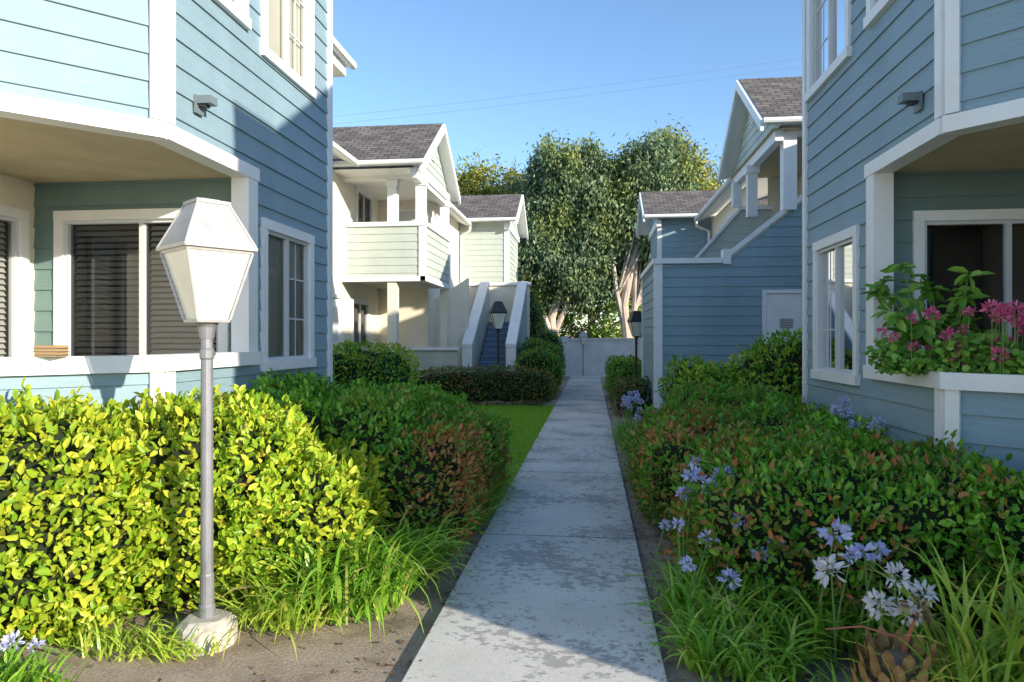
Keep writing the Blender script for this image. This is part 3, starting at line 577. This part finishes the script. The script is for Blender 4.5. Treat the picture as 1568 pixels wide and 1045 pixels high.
# ------------------------------------------------------------ strap-leaf plants
r0=empty('daylily_clump'); clump('daylily_leaves',-1.42,3.95,.30,.32,400,.66,.023,'blade',r0,1.25,2.2,-1.0); clump('daylily_leaves_b',-1.25,4.4,.22,.35,280,.58,.021,'blade',r0,1.2,2.2,-.3); clump('daylily_leaves_c',-1.7,3.65,.25,.18,190,.46,.020,'blade_yel',r0,1.1,2.0,-1.2)
r0=empty('daylily_clump'); clump('daylily_leaves',-.98,6.2,.08,.9,300,.42,.015,'blade',r0,1.2,2.1,0)
r0=empty('border_grass'); clump('border_leaves',-3.0,2.75,.7,.22,700,.22,.016,'blade',r0,1.2,1.8); clump('border_leaves_b',-2.3,3.25,.45,.15,260,.20,.014,'blade_yel',r0,1.2,1.8)
def umbel(P,r,mat,root,n=46):
    d=rng.normal(0,1,(n,3)); d[:,2]=d[:,2]*.8+.35; d=nrm(d); C=np.array(P)+d*r*(.45+.3*rng.random(n))[:,None]
    L=r*(.6+.5*rng.random(n)); leaves('florets',C,d+rng.normal(0,.45,(n,3)),rng.normal(0,1,(n,3)),L,L*.45,mat,root)
def agapanthus(cx,cy,rx,ry,M,L,flowers,mat='blade'):
    root=empty('agapanthus'); clump('leaves',cx,cy,rx,ry,M,L,.022,mat,root,1.15,2.0)
    S=MB()
    for (fx,fy,fz,fm,fr_) in flowers:
        bx=fx+random.uniform(-.12,.12); by=fy+random.uniform(-.05,.15)
        S.tube([(bx,by,0),((bx*.6+fx*.4),(by*.6+fy*.4),fz*.55),(fx,fy,fz)],[.006,.005,.004],'stem_green',5)
        umbel((fx,fy,fz),fr_,fm,root)
    if flowers: S.build('stems',root)
    return root
li='petal_lilac';wh='petal_white'
agapanthus(.78,4.0,.36,.45,600,.42,[(.62,4.35,.74,li,.055),(.70,4.2,.70,li,.05),(.56,4.3,.64,li,.04),(.80,4.3,.76,li,.05),(.84,4.0,.56,li,.045),(.66,4.0,.46,li,.04),(.92,3.9,.40,li,.04),(.46,4.4,.42,li,.03),(.74,3.8,.30,li,.045),(.50,4.05,.52,li,.03),(1.02,3.95,.46,li,.04),(.52,3.8,.37,li,.035),(.66,4.5,.80,li,.035),(.9,4.2,.66,li,.03)])
agapanthus(.72,3.45,.30,.25,400,.34,[])
agapanthus(1.3,3.75,.45,.25,320,.40,[(1.2,3.55,.64,li,.055),(1.13,3.4,.50,wh,.06),(1.32,3.5,.56,li,.045),(1.42,3.6,.54,li,.04),(1.27,3.2,.42,wh,.05),(1.36,3.15,.40,wh,.05),(1.40,3.35,.50,wh,.05),(1.5,3.3,.44,wh,.045),(1.24,3.45,.56,li,.035)])
agapanthus(.62,10.3,.22,1.6,500,.45,[(.5+.25*random.random(),8.9+random.random()*3,.5+.25*random.random(),li,.038) for _ in range(16)])
agapanthus(.60,7.6,.18,.8,260,.38,[(.5+.2*random.random(),7.2+random.random()*1.4,.5+.2*random.random(),li,.04) for _ in range(4)])
agapanthus(2.1,5.5,.18,.4,120,.4,[(2.05+.15*random.random(),5.2+random.random()*.9,.9+.18*random.random(),li,.04) for _ in range(7)])
agapanthus(-3.05,2.55,.3,.1,120,.2,[(-2.72,2.93,.16,li,.04),(-2.66,3.0,.12,li,.03)])
r0=empty('daylily_clump'); clump('daylily_leaves',1.95,3.15,.42,.28,260,.75,.026,'blade_yel',r0,1.25,1.5); clump('daylily_leaves_b',1.5,3.0,.3,.2,130,.5,.024,'blade_yel',r0,1.2,1.7); clump('daylily_leaves_c',.95,2.95,.3,.15,150,.25,.018,'blade',r0,1.2,1.8)
r0=empty('scaly_palm_bulb'); S=MB()
cx,cy=1.29,3.05
S.tube([(cx,cy,0),(cx,cy,.12),(cx,cy,.24),(cx,cy,.28)],[.08,.13,.10,.03],'bark_dark',12)
for j in range(7):
    n=11; zz=.05+j*.038; rr=.15*math.sin(math.pi*(.28+.58*j/7))+.02
    for k in range(n):
        a=2*math.pi*(k+.5*(j%2))/n; ca,sa=math.cos(a),math.sin(a); w=.042
        p=lambda r,t,z:(cx+ca*r-sa*t,cy+sa*r+ca*t,z)
        S.face([p(rr,-w*.7,zz-.03),p(rr+.012,0,zz-.035),p(rr,w*.7,zz-.03),p(rr+.018,w*.5,zz+.03),p(rr+.03,0,zz+.055),p(rr+.018,-w*.5,zz+.03)],'pod')
S.tube([(cx,cy,.2),(cx+.03,cy,.33),(cx+.07,cy,.45)],[.012,.009,.006],'stem_red',6); S.tube([(cx+.03,cy,.33),(cx-.15,cy,.38),(cx-.3,cy,.36)],[.006,.004,.003],'stem_red',5)
S.build('bulb',r0); umbel((cx+.07,cy,.46),.05,'litter',r0,30)
# ------------------------------------------------------------ patio plants (right)
r0=empty('geranium_planter'); S=MB(); fE=((2.34,4.83),(math.sqrt(.5),-math.sqrt(.5)),(-math.sqrt(.5),-math.sqrt(.5)))
S.obox(fE,-.1,1.2,-.42,-.16,1.1,1.36,'trim_white'); S.build('planter_box',r0)
M=3600; s_=rng.uniform(-.5,1.2,M); o=rng.uniform(-.42,.04,M); z=1.37+.22*rng.random(M)*(.35+.8*np.abs(np.sin(s_*4.3+1)))
P=np.array([W3(fE,a,b_,c) for a,b_,c in zip(s_,o,z)]); T_=rng.normal(0,1,(M,3)); Nn=rng.normal(0,.6,(M,3))+np.array([-.2,-.6,.7]); L=.028+.028*rng.random(M)
leaves('geranium_leaves',P,T_,Nn,L,L*.95,'leaf_large',r0)
S=MB()
for i in range(62):
    a=random.uniform(-.45,1.15); b_=random.uniform(-.3,.06); h=random.uniform(1.46,1.80); q=W3(fE,a,b_,h); S.tube([(q[0],q[1],1.38),q],[.003,.003],'stem_green',4); umbel(q,random.uniform(.028,.045),'petal_pink',r0,40)
S.build('flower_stems',r0)
r0=empty('umbrella_plant'); S=MB(); PL=[];TL=[]
for i in range(30):
    bx,by=2.56+random.uniform(-.05,.05),5.45+random.uniform(-.08,.08); tx,ty,tz=bx+random.uniform(-.36,.18),by+random.uniform(-.35,.25),random.uniform(1.6,2.22)
    S.tube([(bx,by,1.2),((bx+tx)/2+.02,(by+ty)/2,(1.3+tz)/2),(tx,ty,tz)],[.012,.009,.005],'stem_green',6)
    for k in range(8):
        a=k*.785+random.random(); PL.append((tx,ty,tz+random.uniform(-.03,.03))); TL.append((math.cos(a),math.sin(a),random.uniform(-1.1,.3)))
PL=np.array(PL);TL=np.array(TL); leaves('leaves',PL,TL,np.tile([0,-.4,.9],(len(PL),1))+rng.normal(0,.35,(len(PL),3)),.10+.07*rng.random(len(PL)),.062,'leaf_large',r0)
S.build('stems',r0)
S=MB(); S.tube([(2.56,5.45,.36),(2.56,5.45,.95)],[.13,.17],'cardboard',14); S.build('pot',r0)
# ------------------------------------------------------------ trees
def tree(name,trunks,crowns,nclump,per,leaf,mat,bark,droop=.6,spread=.55,wr=.36):
    root=empty(name); S=MB()
    for pts,r0_,r1_ in trunks:
        n=len(pts); S.tube(pts,[r0_+(r1_-r0_)*i/(n-1) for i in range(n)],bark,9)
    vol=np.array([c[3]*c[4]*c[5] for c in crowns]); pk=rng.choice(len(crowns),nclump,p=vol/vol.sum())
    CC=[]
    for i in pk:
        c=crowns[i]; d=rng.normal(0,1,3); d/=np.linalg.norm(d); r=rng.random()**.45
        CC.append((c[0]+d[0]*c[3]*r,c[1]+d[1]*c[4]*r,c[2]+d[2]*c[5]*r))
    CC=np.array(CC)
    for c in CC[::max(1,nclump//40)]:
        t=trunks[int(rng.integers(len(trunks)))][0]; q=Vector(t[-1 if random.random()<.6 else -2]); e=Vector(c); mid=(q+e)/2+Vector((0,0,-.3))
        S.tube([q,mid,e],[.07,.045,.015],bark,5)
    S.build('trunk',root,True)
    cs=spread*(.5+.8*rng.random(nclump)); M=nclump*per; ci=np.repeat(np.arange(nclump),per)
    off=rng.normal(0,1,(M,3))*cs[ci][:,None]*np.array([.55,.55,.7]); P=CC[ci]+off
    T_=rng.normal(0,.6,(M,3))+np.array([0,0,-droop])+off*.4; Nn=rng.normal(0,1,(M,3))+off
    L=leaf*(.6+.8*rng.random(M)); leaves('foliage',P,T_,Nn,L,L*wr,mat,root,True)
    return root
tree('paperbark_tree',[([(-1.9,33,0),(-1.75,33,1.5),(-1.95,33.2,2.6),(-1.3,33,4.5),(-1.1,33,7)],.34,.10),([(-1.9,33,1.6),(-1.2,33.2,3.2),(-.2,33,5.5)],.16,.07),([(-1.9,33,1.8),(-2.7,33,3.6),(-3.0,33,6)],.15,.06)],
     [(-1.0,33,9.2,2.0,1.9,2.1),(-2.5,33,7.5,1.8,1.7,2.1),(.2,33,7.2,1.5,1.7,2.7),(-2.3,33,5.3,1.8,1.5,1.9),(-.3,33,4.9,1.4,1.5,1.6),(-3.5,33.5,5.8,1.2,1.2,2.9)],430,190,.21,'tree_grey','bark_pale',1.1,.50,.42)
tree('paperbark_tree',[([(1.55,32.5,0),(1.7,32.5,1.5),(1.5,32.6,3.2),(1.9,32.5,5.2),(2.6,32.5,8)],.32,.1),([(1.6,32.5,1.2),(2.0,32.5,3),(2.1,32.7,5.5)],.2,.08),([(1.6,32.6,1.9),(1.2,32.5,3.6),(.9,32.6,6)],.18,.07)],
     [(2.9,33,9.0,2.1,1.8,2.1),(1.5,33,7.8,1.5,1.6,2.1),(3.8,33,7.0,1.3,1.6,1.9),(2.6,33,6.4,1.5,1.5,1.4)],290,190,.21,'tree_grey','bark_pale',1.0,.5,.42)
tree('olive_tree',[([(3.4,35,0),(3.4,35,3),(3.6,35,8)],.3,.1)],[(4.0,34.6,10.2,1.5,1.3,1.7),(5.0,34.6,8.5,1.3,1.3,1.8)],100,150,.2,'tree_olive','bark_dark',.4)
tree('shade_tree',[([(0,37,0),(0,37,3),(0,37,6)],.3,.1)],[(-3.5,37,5.4,2.6,1.5,4.0),(.2,37,6.6,2.2,1.5,3.4),(3.2,37,6.2,2.2,1.5,3.2)],260,110,.30,'leaf_dark','bark_dark',.5,.8,.5)
tree('olive_tree',[([(-6,37,0),(-6,37,4),(-5.8,37,8)],.35,.1)],[(-6.2,37,9.5,2.3,1.8,1.9),(-4.2,37,8.7,2.0,1.8,2.1),(-8.2,37,8.5,1.8,1.8,2.0),(-5,37,5.5,3.5,1.6,2.4)],250,140,.24,'tree_olive','bark_dark',.4)
tree('olive_tree',[([(7.8,40,0),(7.8,40,4),(7.6,40,8)],.35,.1)],[(7.4,40,9.4,1.7,1.6,1.9),(8.6,40,7.5,2.5,1.6,2.5)],70,120,.26,'tree_olive','bark_dark',.4)
r0=tree('street_shrubs',[([(-2,34,0),(-2,34,1.2)],.1,.05)],[(x,34+(i%2),2.1+.5*math.sin(i*1.7),1.4,1,1.3) for i,x in enumerate(range(-7,9,2))],150,100,.24,'tree_fresh','bark_dark',.2)
mb=MB()
for dz in (0,-.55):
    pts=[(-40+i*5,48,19.2+dz+.085*( -40+i*5)+ .0006*(i*5-40)**2) for i in range(17)]; mb.tube(pts,[.009]*17,'wire',4)
mb.build('power_lines')
# ------------------------------------------------------------ light, world, camera
sd=Vector((1,-.65,.345)).normalized()
el=math.asin(sd.z); rot=math.atan2(sd.x,sd.y)
w=bpy.data.worlds.new('World'); scene.world=w; w.use_nodes=True; nt=w.node_tree; bg=nt.nodes['Background']
sky=nt.nodes.new('ShaderNodeTexSky'); sky.sky_type='NISHITA'; sky.sun_disc=False; sky.sun_elevation=el; sky.sun_rotation=rot; sky.air_density=1.0; sky.dust_density=.3; sky.ozone_density=3.4
nt.links.new(sky.outputs[0],bg.inputs[0]); bg.inputs[1].default_value=.30
sl_=bpy.data.lights.new('sun','SUN'); sl_.energy=7.0; sl_.angle=math.radians(.5); sl_.color=(1,.91,.75)
so=bpy.data.objects.new('sun',sl_); scene.collection.objects.link(so); so.rotation_euler=sd.to_track_quat('Z','Y').to_euler(); so.location=(20,-15,20)
cam=bpy.data.cameras.new('camera'); co=bpy.data.objects.new('camera',cam); scene.collection.objects.link(co); scene.camera=co
co.location=(0,0,1.6); co.rotation_euler=(math.radians(90),0,math.radians(6.66)); cam.lens=24; cam.sensor_width=36; cam.shift_y=-.0022; cam.clip_end=1000; cam.clip_start=.05
scene.view_settings.view_transform='Standard'; scene.view_settings.look='None'; scene.view_settings.exposure=0
